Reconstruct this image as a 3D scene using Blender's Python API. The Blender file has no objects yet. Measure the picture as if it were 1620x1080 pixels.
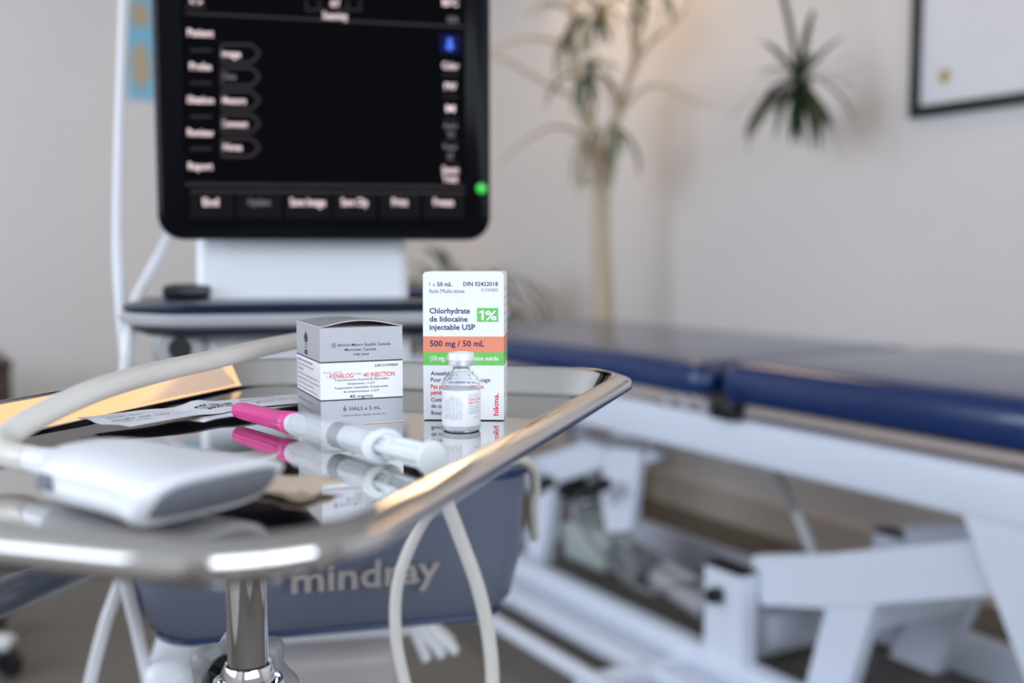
import bpy, bmesh, math, random
from mathutils import Matrix, Vector
random.seed(4)
C = bpy.context.scene.collection
PI = math.pi
H = 1.05
F = 1700.0
PITCH = math.atan(140 / F)

# ------------------------------------------------------------------ camera
cam_d = bpy.data.cameras.new('camera'); cam = bpy.data.objects.new('camera', cam_d); C.objects.link(cam)
cam.location = (0, 0, H); cam.rotation_euler = (PI / 2 - PITCH, 0, 0)
cam_d.sensor_width = 36; cam_d.lens = F / 1620 * 36; cam_d.clip_start = 0.02
cam_d.dof.use_dof = True; cam_d.dof.focus_distance = 0.635; cam_d.dof.aperture_fstop = 3.9
bpy.context.scene.camera = cam

vs = bpy.context.scene.view_settings
vs.view_transform = 'Standard'; vs.look = 'None'; vs.gamma = 1; vs.use_curve_mapping = False
vs.exposure = 0.0

# ------------------------------------------------------------------ world and lights
ROT = math.radians(30.7)                      # the room stands at this angle to the view
RM = Matrix.Rotation(ROT, 4, 'Z')
def W(v, u, z=0): return RM @ Vector((v, u, z))
w = bpy.data.worlds.new('sky'); bpy.context.scene.world = w; w.use_nodes = True
bg = w.node_tree.nodes['Background']; bg.inputs[0].default_value = (.62, .74, 1, 1); bg.inputs[1].default_value = 1.0

def area(name, loc, aim, sx, sy, power, col):
    d = bpy.data.lights.new(name, 'AREA'); d.shape = 'RECTANGLE'; d.size = sx; d.size_y = sy
    d.energy = power; d.color = col
    o = bpy.data.objects.new(name, d); C.objects.link(o); o.location = loc
    o.rotation_euler = (Vector(aim) - Vector(loc)).to_track_quat('-Z', 'Y').to_euler()
    return o
area('daylight_front_window', W(.1, -2.28, 1.75), W(.1, 1, 1.75), 3.2, 1.5, 80, (.82, .90, 1))
area('daylight_side_window', W(-2.28, 2.7, 1.75), W(1, 2.7, 1.75), 2.4, 1.5, 74, (.80, .89, 1))
area('daylight_near_window', W(-2.28, .6, 1.75), W(1, .6, 1.75), 1.4, 1.5, 22, (.80, .89, 1))
area('warm_ceiling_light', W(2.38, 1.5, 2.57), W(2.38, 1.5, 0), .80, 1.7, 6.5, (1, .54, .19))
area('warm_corner_light', W(2.45, 3.7, 2.57), W(2.45, 3.7, 0), .6, 1.0, 9, (1, .66, .36))

# ------------------------------------------------------------------ materials
MATS = {}
def mat(name, col, rough=.5, metal=0, var=.04, scale=40, bump=0, trans=0, ior=1.45, coat=0, emit=0, spec=.5, bscale=None, sss=0, aniso=0):
    if name in MATS: return MATS[name]
    m = bpy.data.materials.new(name); m.use_nodes = True; nt = m.node_tree; b = nt.nodes['Principled BSDF']
    b.inputs['Roughness'].default_value = rough; b.inputs['Metallic'].default_value = metal
    b.inputs['IOR'].default_value = ior; b.inputs['Transmission Weight'].default_value = trans
    b.inputs['Coat Weight'].default_value = coat; b.inputs['Specular IOR Level'].default_value = spec
    if sss:
        b.inputs['Subsurface Weight'].default_value = sss; b.inputs['Subsurface Scale'].default_value = .01
    c4 = (*col, 1)
    tc = nt.nodes.new('ShaderNodeTexCoord'); nz = nt.nodes.new('ShaderNodeTexNoise')
    nz.inputs['Scale'].default_value = scale; nz.inputs['Detail'].default_value = 3
    nt.links.new(tc.outputs['Object'], nz.inputs['Vector'])
    mx = nt.nodes.new('ShaderNodeMix'); mx.data_type = 'RGBA'
    mx.inputs[6].default_value = tuple(max(0, c * (1 - var)) for c in col) + (1,)
    mx.inputs[7].default_value = tuple(min(1, c * (1 + var)) for c in col) + (1,)
    nt.links.new(nz.outputs['Fac'], mx.inputs[0]); nt.links.new(mx.outputs[2], b.inputs['Base Color'])
    if emit:
        b.inputs['Emission Color'].default_value = c4; b.inputs['Emission Strength'].default_value = emit
    if bump:
        n2 = nt.nodes.new('ShaderNodeTexNoise'); n2.inputs['Scale'].default_value = bscale or scale * 4
        nt.links.new(tc.outputs['Object'], n2.inputs['Vector'])
        bp = nt.nodes.new('ShaderNodeBump'); bp.inputs['Strength'].default_value = bump; bp.inputs['Distance'].default_value = .002
        nt.links.new(n2.outputs['Fac'], bp.inputs['Height']); nt.links.new(bp.outputs['Normal'], b.inputs['Normal'])
    MATS[name] = m
    return m
WALL = mat('wall paint', (.74, .71, .69), .75, var=.02, scale=3, bump=.1, bscale=300)
CEIL = mat('ceiling paint', (.75, .74, .71), .8, var=.02, scale=3)
FLOOR = mat('vinyl floor', (.13, .115, .095), .45, var=.12, scale=9, bump=.05)
BASEB = mat('baseboard paint', (.62, .55, .47), .5)
STEEL = mat('polished tray steel', (.68, .66, .64), .055, 1, var=.02, scale=25)
CHROME = mat('chrome', (.86, .86, .87), .03, 1, var=.01)
WPLAST = mat('white plastic', (.78, .79, .82), .35, var=.02)
WMETAL = mat('white powder coated steel', (.72, .76, .86), .4, var=.02)
CABLE = mat('cream cable jacket', (.66, .63, .58), .42, var=.03)
CABLEW = mat('white cable jacket', (.74, .74, .76), .42, var=.03)
NAVYV = mat('navy upholstery', (.002, .024, .115), .22, var=.1, coat=.4, scale=20, bump=.08, bscale=500)
BLACK = mat('black plastic', (.008, .009, .012), .35, var=.1)
GLOSSB = mat('black gloss bezel', (.004, .004, .006), .2, var=.1, spec=.08)
SCREEN = mat('screen glass', (.004, .004, .005), .35, var=.1, spec=0)
GREY = mat('grey plastic', (.20, .20, .21), .45, var=.06)
LGREY = mat('light grey plastic', (.42, .41, .43), .35, var=.03)
NAVYP = mat('dark navy plastic', (.012, .02, .045), .3, var=.08)
SILVER = mat('silver carton print', (.44, .44, .47), .38, .25, var=.03)
PAPER = mat('white carton', (.84, .85, .88), .45, var=.01)
PAPEREDGE = mat('raw carton edge', (.72, .64, .58), .8)
INKN = mat('indigo ink', (.045, .02, .13), .5)
INKK = mat('black ink', (.015, .014, .02), .5)
INKG = mat('grey ink', (.20, .20, .24), .5)
INKR = mat('red ink', (.75, .035, .06), .5)
INKW = mat('white ink', (.9, .9, .9), .5)
ORANGE = mat('coral print band', (.83, .27, .16), .5)
GREEN = mat('green print band', (.16, .56, .12), .5)
LINE = mat('black print line', (.02, .015, .03), .5)
PINK = mat('translucent pink plastic', (.93, .075, .38), .2, var=.03, sss=.2); PINK.node_tree.nodes['Principled BSDF'].inputs['Alpha'].default_value = .82
CLEARW = mat('frosted syringe plastic', (.90, .93, .96), .16, var=.01); CLEARW.node_tree.nodes['Principled BSDF'].inputs['Alpha'].default_value = .27
MILKW = mat('milky plastic', (.90, .92, .95), .35, var=.01, sss=.1); MILKW.node_tree.nodes['Principled BSDF'].inputs['Alpha'].default_value = .9
RUBBER = mat('black rubber', (.015, .015, .02), .5)
GLASS = mat('clear glass', (.98, .99, 1), .02, trans=1, ior=1.22, var=0)
LIQ = mat('milky suspension', (.82, .83, .86), .4, var=.01)
ALU = mat('brushed aluminium', (.80, .80, .83), .38, .7)
CAPW = mat('pale flip cap', (.80, .81, .84), .3, .1)
LEAF = mat('green leaf', (.024, .048, .020), .45, var=.3, scale=12)
LEAFV = mat('pale striped leaf', (.26, .30, .21), .45, var=.35, scale=12)
DRY = mat('dry tan leaf', (.50, .40, .27), .6, var=.15, scale=12)
CANE = mat('tan cane', (.58, .47, .34), .7, var=.2, scale=30, bump=.4)
FRAMEB = mat('black frame', (.008, .009, .014), .35)
CERT = mat('certificate paper', (.74, .76, .80), .5, var=.01)
GOLD = mat('gold seal', (.50, .36, .14), .4, .4)
POSTER = mat('cyan poster', (.22, .52, .70), .6, var=.05)
YEL = mat('yellow tag', (.85, .68, .01), .5)
LEDG = mat('green lamp', (.0, .40, .02), .3, emit=.6)
UI = mat('screen text glow', (.80, .60, .58), .5, emit=.55)
UID = mat('dim screen text glow', (.13, .10, .12), .5, emit=.6)
UIL = mat('screen outline glow', (.030, .025, .027), .5, emit=.6, spec=0)
UIB = mat('blue screen glow', (.03, .10, .55), .5, emit=.9)
UIBD = mat('dark blue screen glow', (.008, .008, .05), .5, emit=.6, spec=0)
UIBAR = mat('screen button glow', (.008, .008, .009), .4, emit=.4, spec=0)
BIN = mat('smoky blue plastic', (.19, .21, .28), .3, trans=.3, ior=1.3, var=.03)
BINRIM = mat('navy bin edge', (.01, .03, .10), .3)
LOGO = mat('tan logo print', (.36, .32, .30), .5)
PAPERPEEL = mat('pouch paper', (.74, .74, .78), .6, var=.03, bump=.15, bscale=150)
TAN = mat('torn wrapper paper', (.62, .50, .38), .6, var=.12, scale=60, bump=.3)
FOIL = mat('clear wrapper film', (.70, .68, .68), .18, .4, var=.2, scale=60)
WOOD = mat('dark wood', (.06, .035, .025), .4, var=.2)
TERRA = mat('terracotta', (.42, .17, .08), .7)
SOIL = mat('soil', (.03, .022, .015), .9, bump=.5)
LENS = mat('grey acoustic lens', (.16, .17, .20), .5)
GUNM = mat('brushed gunmetal', (.30, .31, .33), .3, .8)

# ------------------------------------------------------------------ helpers
def ray(px, py):
    X = (px - 810) / F; Y = (540 - py) / F
    return Vector((X, math.cos(PITCH) + Y * math.sin(PITCH), -math.sin(PITCH) + Y * math.cos(PITCH)))
def at(px, py, d):
    """measured point of the real room: direction of a photo point, at depth d metres"""
    r = ray(px, py); t = d / r.y
    return Vector((r.x * t, d, H + r.z * t))
def sharp(bm, ang=35):
    for f in bm.faces: f.smooth = True
    a = math.radians(ang)
    for e in bm.edges:
        if len(e.link_faces) == 2 and e.calc_face_angle(0) > a: e.smooth = False
def obj(name, bm, m, parent=None, smooth=True, ang=35):
    bm.normal_update()
    if smooth: sharp(bm, ang)
    me = bpy.data.meshes.new(name); bm.to_mesh(me); bm.free()
    for x in (m if isinstance(m, (list, tuple)) else [m]): me.materials.append(x)
    o = bpy.data.objects.new(name, me); C.objects.link(o)
    if parent: o.parent = parent
    return o
def tag(o, label, cat=None, group=None, kind=None):
    if label: o['label'] = label
    if cat: o['category'] = cat
    if group: o['group'] = group
    if kind: o['kind'] = kind
    return o
def thing(name, label, cat, loc=(0, 0, 0), rotz=0, group=None):
    o = bpy.data.objects.new(name, None); C.objects.link(o); o.empty_display_size = .02
    o.location = loc; o.rotation_euler = (0, 0, rotz)
    return tag(o, label, cat, group)
def addbox(bm, c, s, bev=0, seg=2, rot=None, mi=0):
    b = bmesh.new(); bmesh.ops.create_cube(b, size=1)
    bmesh.ops.scale(b, vec=s, verts=b.verts)
    if bev: bmesh.ops.bevel(b, geom=b.edges[:], offset=bev, segments=seg, profile=.5, affect='EDGES')
    M = Matrix.Translation(c) @ (rot.to_4x4() if rot else Matrix())
    bmesh.ops.transform(b, matrix=M, verts=b.verts); merge(bm, b, mi)
def merge(bm, b, mi=0):
    mp = {}
    for v in b.verts: mp[v] = bm.verts.new(v.co)
    for f in b.faces:
        try:
            g = bm.faces.new([mp[v] for v in f.verts]); g.material_index = mi
        except ValueError: pass
    b.free()
def box(name, c, s, m, parent=None, bev=0, seg=2, rot=None):
    bm = bmesh.new(); addbox(bm, c, s, bev, seg, rot); return obj(name, bm, m, parent)
def spline(pts, n=8):
    P = [Vector(p) for p in pts]; P = [P[0] * 2 - P[1]] + P + [P[-1] * 2 - P[-2]]; out = []
    for i in range(1, len(P) - 2):
        for k in range(n):
            t = k / n; a, b, c, d = P[i - 1:i + 3]
            out.append(.5 * ((2 * b) + (c - a) * t + (2 * a - 5 * b + 4 * c - d) * t * t + (3 * b - a - 3 * c + d) * t ** 3))
    out.append(P[-2]); return out
def addtube(bm, pts, r, seg=12, n=8, smooth=True, cap=True):
    Q = spline(pts, n) if smooth else [Vector(p) for p in pts]
    N = len(Q); rr = r if callable(r) else (lambda t: r)
    T0 = (Q[1] - Q[0]).normalized(); up = Vector((0, 0, 1)) if abs(T0.z) < .9 else Vector((1, 0, 0))
    X = T0.cross(up).normalized(); rings = []
    for i, q in enumerate(Q):
        T = (Q[min(i + 1, N - 1)] - Q[max(i - 1, 0)]).normalized()
        X = (X - T * X.dot(T)).normalized(); Y = T.cross(X); rad = rr(i / (N - 1))
        rings.append([bm.verts.new(q + (X * math.cos(2 * PI * k / seg) + Y * math.sin(2 * PI * k / seg)) * rad) for k in range(seg)])
    for a, b in zip(rings, rings[1:]):
        for k in range(seg): bm.faces.new((a[k], a[(k + 1) % seg], b[(k + 1) % seg], b[k]))
    if cap: bm.faces.new(rings[0][::-1]); bm.faces.new(rings[-1])
def tube(name, pts, r, m, parent=None, seg=12, n=8, smooth=True):
    bm = bmesh.new(); addtube(bm, pts, r, seg, n, smooth); bmesh.ops.recalc_face_normals(bm, faces=bm.faces[:]); return obj(name, bm, m, parent)
def addlathe(bm, prof, seg=40, M=None, mi=0, close=False):
    b = bmesh.new(); rings = []
    for r, z in prof:
        if r < 1e-6: rings.append([b.verts.new((0, 0, z))])
        else: rings.append([b.verts.new((r * math.cos(2 * PI * k / seg), r * math.sin(2 * PI * k / seg), z)) for k in range(seg)])
    pr = list(zip(rings, rings[1:])) + ([(rings[-1], rings[0])] if close else [])
    for A, B in pr:
        for k in range(seg):
            a0, a1 = A[k % len(A)], A[(k + 1) % len(A)]; b0, b1 = B[k % len(B)], B[(k + 1) % len(B)]
            if len(A) == 1 and len(B) == 1: continue
            if len(A) == 1: b.faces.new((a0, b1, b0))
            elif len(B) == 1: b.faces.new((a0, a1, b0))
            else: b.faces.new((a0, a1, b1, b0))
    bmesh.ops.recalc_face_normals(b, faces=b.faces[:])
    if M: bmesh.ops.transform(b, matrix=M, verts=b.verts)
    merge(bm, b, mi)
def lathe(name, prof, m, parent=None, seg=40, M=None, close=False):
    bm = bmesh.new(); addlathe(bm, prof, seg, M, 0, close); return obj(name, bm, m, parent)
def prism(bm, poly, lo, hi, f):
    """poly of (a,b), extruded lo..hi; f(a,b,c)->co"""
    A = [bm.verts.new(f(a, b, lo)) for a, b in poly]; B = [bm.verts.new(f(a, b, hi)) for a, b in poly]; n = len(A)
    bm.faces.new(A[::-1]); bm.faces.new(B)
    for i in range(n): bm.faces.new((A[i], A[(i + 1) % n], B[(i + 1) % n], B[i]))
    bmesh.ops.recalc_face_normals(bm, faces=bm.faces[:])
def rr(hx, hy, r, n=8):
    out = []
    for cx, cy, a0 in ((hx - r, hy - r, 0), (-hx + r, hy - r, 90), (-hx + r, -hy + r, 180), (hx - r, -hy + r, 270)):
        for k in range(n + 1):
            a = math.radians(a0 + 90 * k / n); out.append((cx + r * math.cos(a), cy + r * math.sin(a)))
    return out
def loops(bm, L, capends=True, closed=False):
    R = [[bm.verts.new(p) for p in l] for l in L]; n = len(R[0])
    pr = list(zip(R, R[1:])) + ([(R[-1], R[0])] if closed else [])
    for a, b in pr:
        for k in range(n): bm.faces.new((a[k], a[(k + 1) % n], b[(k + 1) % n], b[k]))
    if capends and not closed: bm.faces.new(R[0][::-1]); bm.faces.new(R[-1])
    bmesh.ops.recalc_face_normals(bm, faces=bm.faces[:])

def text2d(s, bold=0.0, cap=1.0, width=None, align='L', shear=0, rot=0):
    """letters as flat polygons: returns verts (x,y), faces; baseline at y=0, capital height = cap"""
    cu = bpy.data.curves.new('t', 'FONT'); cu.body = s; cu.size = 1; cu.offset = bold; cu.resolution_u = 2; cu.shear = shear
    o = bpy.data.objects.new('t', cu); C.objects.link(o)
    me = bpy.data.meshes.new_from_object(o.evaluated_get(bpy.context.evaluated_depsgraph_get()))
    vs_ = [(v.co.x, v.co.y) for v in me.vertices]; fs = [tuple(p.vertices) for p in me.polygons]
    bpy.data.objects.remove(o); bpy.data.curves.remove(cu); bpy.data.meshes.remove(me)
    if not vs_: return [], []
    x0 = min(v[0] for v in vs_); x1 = max(v[0] for v in vs_); k = cap / .73
    kx = k if width is None else width / (x1 - x0)
    off = {'L': 0, 'C': -.5, 'R': -1}[align] * (x1 - x0) * kx
    vv = [((x - x0) * kx + off, y * k) for x, y in vs_]
    if rot:
        c, s_ = math.cos(rot), math.sin(rot); vv = [(x * c - y * s_, x * s_ + y * c) for x, y in vv]
    return vv, fs
def addtext(bm, s, x, y, f, **kw):
    vv, fs = text2d(s, **kw); V = [bm.verts.new(f(a + x, b + y)) for a, b in vv]
    for t in fs:
        try: bm.faces.new([V[i] for i in t])
        except ValueError: pass
def addquad(bm, x0, y0, x1, y1, f):
    bm.faces.new([bm.verts.new(f(*p)) for p in ((x0, y0), (x1, y0), (x1, y1), (x0, y1))])

# ------------------------------------------------------------------ room shell (axes v across, u along)
def room(name, c, s, m):
    o = box(name, c, s, m); o.rotation_euler = (0, 0, ROT); o['kind'] = 'structure'; return o
V0, V1, U0, U1, ZC = -2.2, 2.85, -2.2, 5.0, 2.6
T = .1
room('floor', ((V0 + V1) / 2, (U0 + U1) / 2, -.05), (V1 - V0 + .4, U1 - U0 + .4, .1), FLOOR)
room('ceiling', ((V0 + V1) / 2, (U0 + U1) / 2, ZC + .05), (V1 - V0 + .4, U1 - U0 + .4, .1), CEIL)
room('wall_right', (V1 + T / 2, (U0 + U1) / 2, ZC / 2), (T, U1 - U0, ZC), WALL)
room('wall_back', ((V0 + V1) / 2, U1 + T / 2, ZC / 2), (V1 - V0 + 2 * T, T, ZC), WALL)
room('baseboard_right', (V1 - .008, (U0 + U1) / 2, .06), (.016, U1 - U0 - .05, .12), BASEB)
room('baseboard_back', ((V0 + V1) / 2, U1 - .008, .06), (V1 - V0 - .1, .016, .12), BASEB)
def wall_open(name, along_v, pos, a0, a1, w0, w1, z0, z1):
    bm = bmesh.new()
    def bx(p0, p1, q0, q1):
        if along_v: addbox(bm, ((p0 + p1) / 2, pos, (q0 + q1) / 2), (p1 - p0, T, q1 - q0))
        else: addbox(bm, (pos, (p0 + p1) / 2, (q0 + q1) / 2), (T, p1 - p0, q1 - q0))
    bx(a0, w0, 0, ZC); bx(w1, a1, 0, ZC); bx(w0, w1, 0, z0); bx(w0, w1, z1, ZC)
    o = obj(name, bm, WALL); o.rotation_euler = (0, 0, ROT); o['kind'] = 'structure'
def window(name, along_v, pos, w0, w1, z0, z1):
    bm = bmesh.new(); m = (w0 + w1) / 2; t = .05
    for a0, a1, b0, b1 in ((w0, w0 + t, z0, z1), (w1 - t, w1, z0, z1), (w0, w1, z0, z0 + t), (w0, w1, z1 - t, z1), (m - .025, m + .025, z0, z1)):
        c = (a0 + a1) / 2; z = (b0 + b1) / 2
        if along_v: addbox(bm, (c, pos, z), (a1 - a0, .06, b1 - b0))
        else: addbox(bm, (pos, c, z), (.06, a1 - a0, b1 - b0))
    o = obj(name, bm, WPLAST); o.rotation_euler = (0, 0, ROT); o['kind'] = 'structure'
wall_open('wall_front', True, U0 - T / 2, V0 - T, V1 + T, -1.5, 1.7, 1.0, 2.5)
window('window_1', True, U0 - .03, -1.5, 1.7, 1.0, 2.5)
wall_open('wall_left', False, V0 - T / 2, U0, U1, -.1, 3.9, 1.0, 2.5)
window('window_2', False, V0 - .03, 1.5, 3.9, 1.0, 2.5)
window('window_3', False, V0 - .03, -.1, 1.3, 1.0, 2.5)
room('trim_1', (V0 - T / 2, 1.4, 1.75), (T, .2, 1.5), WALL)

# ------------------------------------------------------------------ poster, certificate, cabinet
po = thing('wall_poster', 'light blue poster with beige figure on the far wall, half hidden by the monitor', 'poster', W(1.0, U1, 1.6), ROT)
r0 = at(204, 150, 4.7)
k = RM.inverted() @ r0
def bw(px, py):
    r = RM.inverted().to_3x3() @ ray(px, py); o_ = RM.inverted() @ Vector((0, 0, H)); t = (U1 - o_.y) / r.y; return o_ + r * t
a_ = bw(203, 157); pw, ph = .42, .62
po.location = W(a_.x, U1 - .004, a_.z)
box('poster_sheet', (pw / 2, 0, ph / 2), (pw, .004, ph), POSTER, po)
bm = bmesh.new()
prism(bm, [(.055 + .04 * math.cos(t * PI / 8) * (1 + .3 * math.sin(3 * t)), .15 + .10 * math.sin(t * PI / 8)) for t in range(16)], -.004, -.003, lambda a, b, c: Vector((a, c, b)))
prism(bm, [(.06 + .04 * math.cos(t * PI / 8), .37 + .06 * math.sin(t * PI / 8)) for t in range(16)], -.004, -.003, lambda a, b, c: Vector((a, c, b)))
obj('printed_figure', bm, DRY, po)

def rw(px, py):
    r = RM.inverted().to_3x3() @ ray(px, py); o_ = RM.inverted() @ Vector((0, 0, H)); t = (V1 - o_.x) / r.x; return o_ + r * t
a_ = rw(1445, 188)      # lower far corner of the frame on the right wall
fr = thing('framed_certificate', 'black framed white certificate with gold seal on the right wall', 'picture frame', W(V1 - .001, a_.y, a_.z), ROT)
FW, FH, ft = .62, .48, .034
bm = bmesh.new()
for y0, y1, z0, z1 in ((-ft, 0, 0, FH), (-FW, -FW + ft, 0, FH), (-FW + ft, -ft, 0, ft), (-FW + ft, -ft, FH - ft, FH)):
    addbox(bm, (-.012, (y0 + y1) / 2, (z0 + z1) / 2), (.024, y1 - y0, z1 - z0), .002)
obj('frame', bm, FRAMEB, fr)
box('paper', (-.008, -FW / 2, FH / 2), (.006, FW - 2 * ft + .002, FH - 2 * ft + .002), CERT, fr)
fl = lambda a, b: Vector((-.0118, -a, b))
bm = bmesh.new(); bmesh.ops.create_circle(bm, cap_ends=True, radius=.021, segments=20)
bmesh.ops.transform(bm, matrix=Matrix.Translation((-.0125, -.12, .115)) @ Matrix.Rotation(-PI / 2, 4, 'Y'), verts=bm.verts); obj('gold_seal', bm, GOLD, fr)
bm = bmesh.new()
for i, (z, wd, cp) in enumerate(((.36, .30, .022), (.31, .22, .012), (.27, .26, .014), (.235, .30, .009), (.205, .26, .009), (.17, .12, .009))):
    # blurred lines of calligraphy: thin strokes, no readable words in the photograph
    x = FW / 2 - wd / 2
    while x < FW / 2 + wd / 2:
        l = random.uniform(.012, .04); addquad(bm, x, z, x + l, z + cp * .22, fl); x += l + .008
addquad(bm, .36, .10, .50, .102, fl)
obj('calligraphy', bm, mat('pale grey ink', (.5, .5, .52), .6), fr)['kind'] = 'stuff'
box('glazing_mount', (-.004, -FW / 2, FH / 2), (.004, FW - .03, FH - .03), BLACK, fr)

p = at(8, 600, 4.0)
cb = thing('wooden_cabinet', 'dark wooden cabinet edge at the far left by the back wall', 'cabinet', (p.x, p.y, 0), ROT)
box('cabinet_body', (-.25, 0, .32), (.5, .45, .64), WOOD, cb, .008)
box('cabinet_top', (-.25, 0, .655), (.51, .49, .03), WOOD, cb, .006)
box('door', (-.25, -.235, .31), (.44, .02, .52), WOOD, cb, .004)

# ------------------------------------------------------------------ plants
def leaf_bm(L, wd, curve, kseg=7, fold=.18):
    bm = bmesh.new(); rows = []
    for i in range(kseg + 1):
        t = i / kseg; a = curve * t * t
        x = L * t * math.cos(a * .6); z = -L * t * math.sin(a * .6)
        h = wd / 2 * (math.sin(PI * min(1, (t * .92 + .08))) ** .6) + .0004
        rows.append([bm.verts.new((x, -h, z + fold * h)), bm.verts.new((x, 0, z)), bm.verts.new((x, h, z + fold * h))])
    for a, b in zip(rows, rows[1:]):
        bm.faces.new((a[0], b[0], b[1], a[1])); bm.faces.new((a[1], b[1], b[2], a[2]))
    return bm
LM = {}
def leaf(parent, base, az, el, L, wd, curve, m):
    key = (round(L, 2), round(wd, 3), round(curve, 1), m.name)
    if key not in LM:
        o = obj('leaf', leaf_bm(key[0], key[1], key[2]), m, parent); LM[key] = o.data
    else:
        o = bpy.data.objects.new('leaf', LM[key]); C.objects.link(o); o.parent = parent
    o.location = base; o.rotation_euler = (0, -el, az)
    return o
tp = at(950, 470, 4.5)
dr = thing('tall_potted_plant', 'tall potted plant with tan canes and hanging leaf crowns behind the treatment table', 'plant', (tp.x, tp.y, 0), 0)
def L_(px, py, d=4.3): q = at(px, py, d); return Vector((q.x - tp.x, q.y - tp.y, q.z))
lathe('pot', [(0, 0), (.10, 0), (.14, .30), (.15, .32), (.135, .32), (.13, .28), (0, .28)], GREY, dr)
lathe('soil', [(0, .285), (.128, .285), (.128, .29), (0, .295)], SOIL, dr)
tube('cane', [(0, 0, .27), L_(952, 700), L_(953, 470), L_(950, 360), L_(948, 270), L_(940, 215), L_(918, 150), L_(905, 60), L_(915, -60)], lambda t: .044 - .030 * t, CANE, dr)
tube('cane', [(.02, .01, .27), L_(962, 700, 4.33), L_(960, 480, 4.33), L_(956, 330, 4.33), L_(962, 240, 4.33), L_(985, 160, 4.33), L_(1010, 60, 4.3), L_(1030, -60, 4.3)], lambda t: .027 - .017 * t, CANE, dr)
for pts in ([(925, 215), (880, 200), (830, 225), (790, 260)], [(965, 200), (1010, 145), (1050, 135), (1085, 155), (1140, 175)], [(910, 80), (850, 60), (800, 70), (770, 90)],
            [(900, 150), (860, 130), (800, 95), (765, 88)], [(1000, 90), (1040, 60), (1080, 20), (1100, -30)], [(975, 170), (1000, 120), (1040, 40), (1060, -40)]):
    tube('dry_leaf', [L_(x, y, 4.25 - .12 * i) for i, (x, y) in enumerate(pts)], lambda t: .009 * (1 - .7 * t), DRY, dr, seg=6)
tube('runner', [L_(1030, -60, 4.3), L_(1120, -150, 3.95), L_(1210, -90, 3.65), L_(1245, 20, 3.5), L_(1264, 128, 3.45)], lambda t: .012 - .003 * t, LEAF, dr, seg=8)
c0 = L_(1265, 128, 3.45)
for i in range(44):
    az = i * 2.399; down = random.uniform(-1.0, .15) if i % 6 else random.uniform(.2, 1.2)
    leaf(dr, c0 + Vector((0, 0, random.uniform(-.03, .03))), az, down, random.choice((.20, .24, .28)), random.choice((.022, .027)), random.choice((.3, .6)), LEAF)
for px, py, n, lo, hi in ((915, 30, 16, -1.3, .8), (935, 110, 16, -1.4, .5), (968, 195, 12, -1.45, -.2), (950, 10, 14, -1.4, .6), (1015, -20, 14, -1.3, .4), (922, 215, 9, -1.5, -.5)):
    c1 = L_(px, py, 4.15)
    for i in range(n):
        leaf(dr, c1, i * 2.399 + px, random.uniform(lo, hi), random.choice((.14, .20, .26)), random.choice((.020, .028)), .9, random.choice((LEAF, LEAF, LEAFV, DRY)) if py < 200 else random.choice((LEAF, DRY, DRY, LEAFV)))

q = at(722, 455, 4.75)
pl = thing('striped_leaf_plant', 'plant with arching green leaves on a pedestal behind monitor and tall white carton', 'plant', (q.x, q.y, 0), 0)
lathe('pedestal', [(0, 0), (.16, 0), (.15, .02), (.09, .05), (.07, .45), (.12, .52), (0, .52)], GREY, pl)
lathe('pot', [(0, .52), (.10, .52), (.14, .78), (.15, .80), (.13, .80), (.125, .76), (0, .76)], TERRA, pl)
for i in range(64):
    az = i * 2.399; el = random.uniform(.30, 1.45)
    leaf(pl, Vector((.03 * math.cos(az), .03 * math.sin(az), .76)), az, el, random.choice((.36, .44, .52)), random.choice((.032, .040)), random.choice((1.4, 2.0, 2.6)), random.choice((LEAF, LEAF, LEAFV)))

# ------------------------------------------------------------------ treatment table (local x = v across, y = u along)
bed = thing('treatment_table', 'white steel treatment table with navy padded sections along the right wall', 'treatment table', (0, 0, 0), ROT)
def cushion(name, v0, v1, u0, u1, z0, z1, parent):
    bm = bmesh.new(); nx, ny = 14, 20
    b = bmesh.new(); hx, hy, hz = (v1 - v0) / 2, (u1 - u0) / 2, (z1 - z0) / 2
    L = []
    prof = [(.012, -1.0), (.002, -.85), (0, -.6), (0, .1), (.004, .45), (.014, .75), (.032, .93), (.06, 1.0), (.12, 1.10), (.2, 1.18), (.30, 1.22)]
    for ins, zz in prof:
        r = max(.05 - ins * .3, .02)
        L.append([Vector(((v0 + v1) / 2 + a, (u0 + u1) / 2 + c, (z0 + z1) / 2 + hz * zz)) for a, c in rr(hx - ins, hy - ins, r, 6)])
    loops(bm, L); return obj(name, bm, NAVYV, parent, ang=60)
cushion('seat_cushion', 1.685, 2.52, .55, 1.905, .705, .803, bed)
cushion('seat_cushion', 1.685, 2.52, 1.955, 3.55, .705, .790, bed)
tube('cushion_piping', [(1.683, .62, .712), (1.683, 1.2, .712), (1.683, 1.85, .712)], .004, mat('dark navy piping', (.003, .01, .05), .4), bed, seg=6)
box('cushion_board', (2.07, 1.23, .692), (.72, 1.30, .022), mat('plywood board', (.55, .45, .40), .6), bed, .003)
box('cushion_board', (2.07, 2.75, .692), (.72, 1.52, .022), MATS['plywood board'], bed, .003)
def beam(name, p0, p1, wd, th, parent=bed, m=WMETAL, bev=.006):
    p0, p1 = Vector(p0), Vector(p1); d = p1 - p0; q = d.to_track_quat('Y', 'Z')
    return box(name, (p0 + p1) / 2, (wd, d.length, th), m, parent, bev, rot=q.to_matrix())
VF, VB = 1.725, 2.31
for v, nm in ((VF, 'side_rail'), (VB, 'side_rail')):
    box(nm, (v, 2.15, .616), (.05, 2.95, .100), WMETAL, bed, .012, 3)
for u in (.72, 1.93, 3.55): box('cross_member', (2.018, u, .616), (.55, .05, .08), WMETAL, bed, .006)
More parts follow.
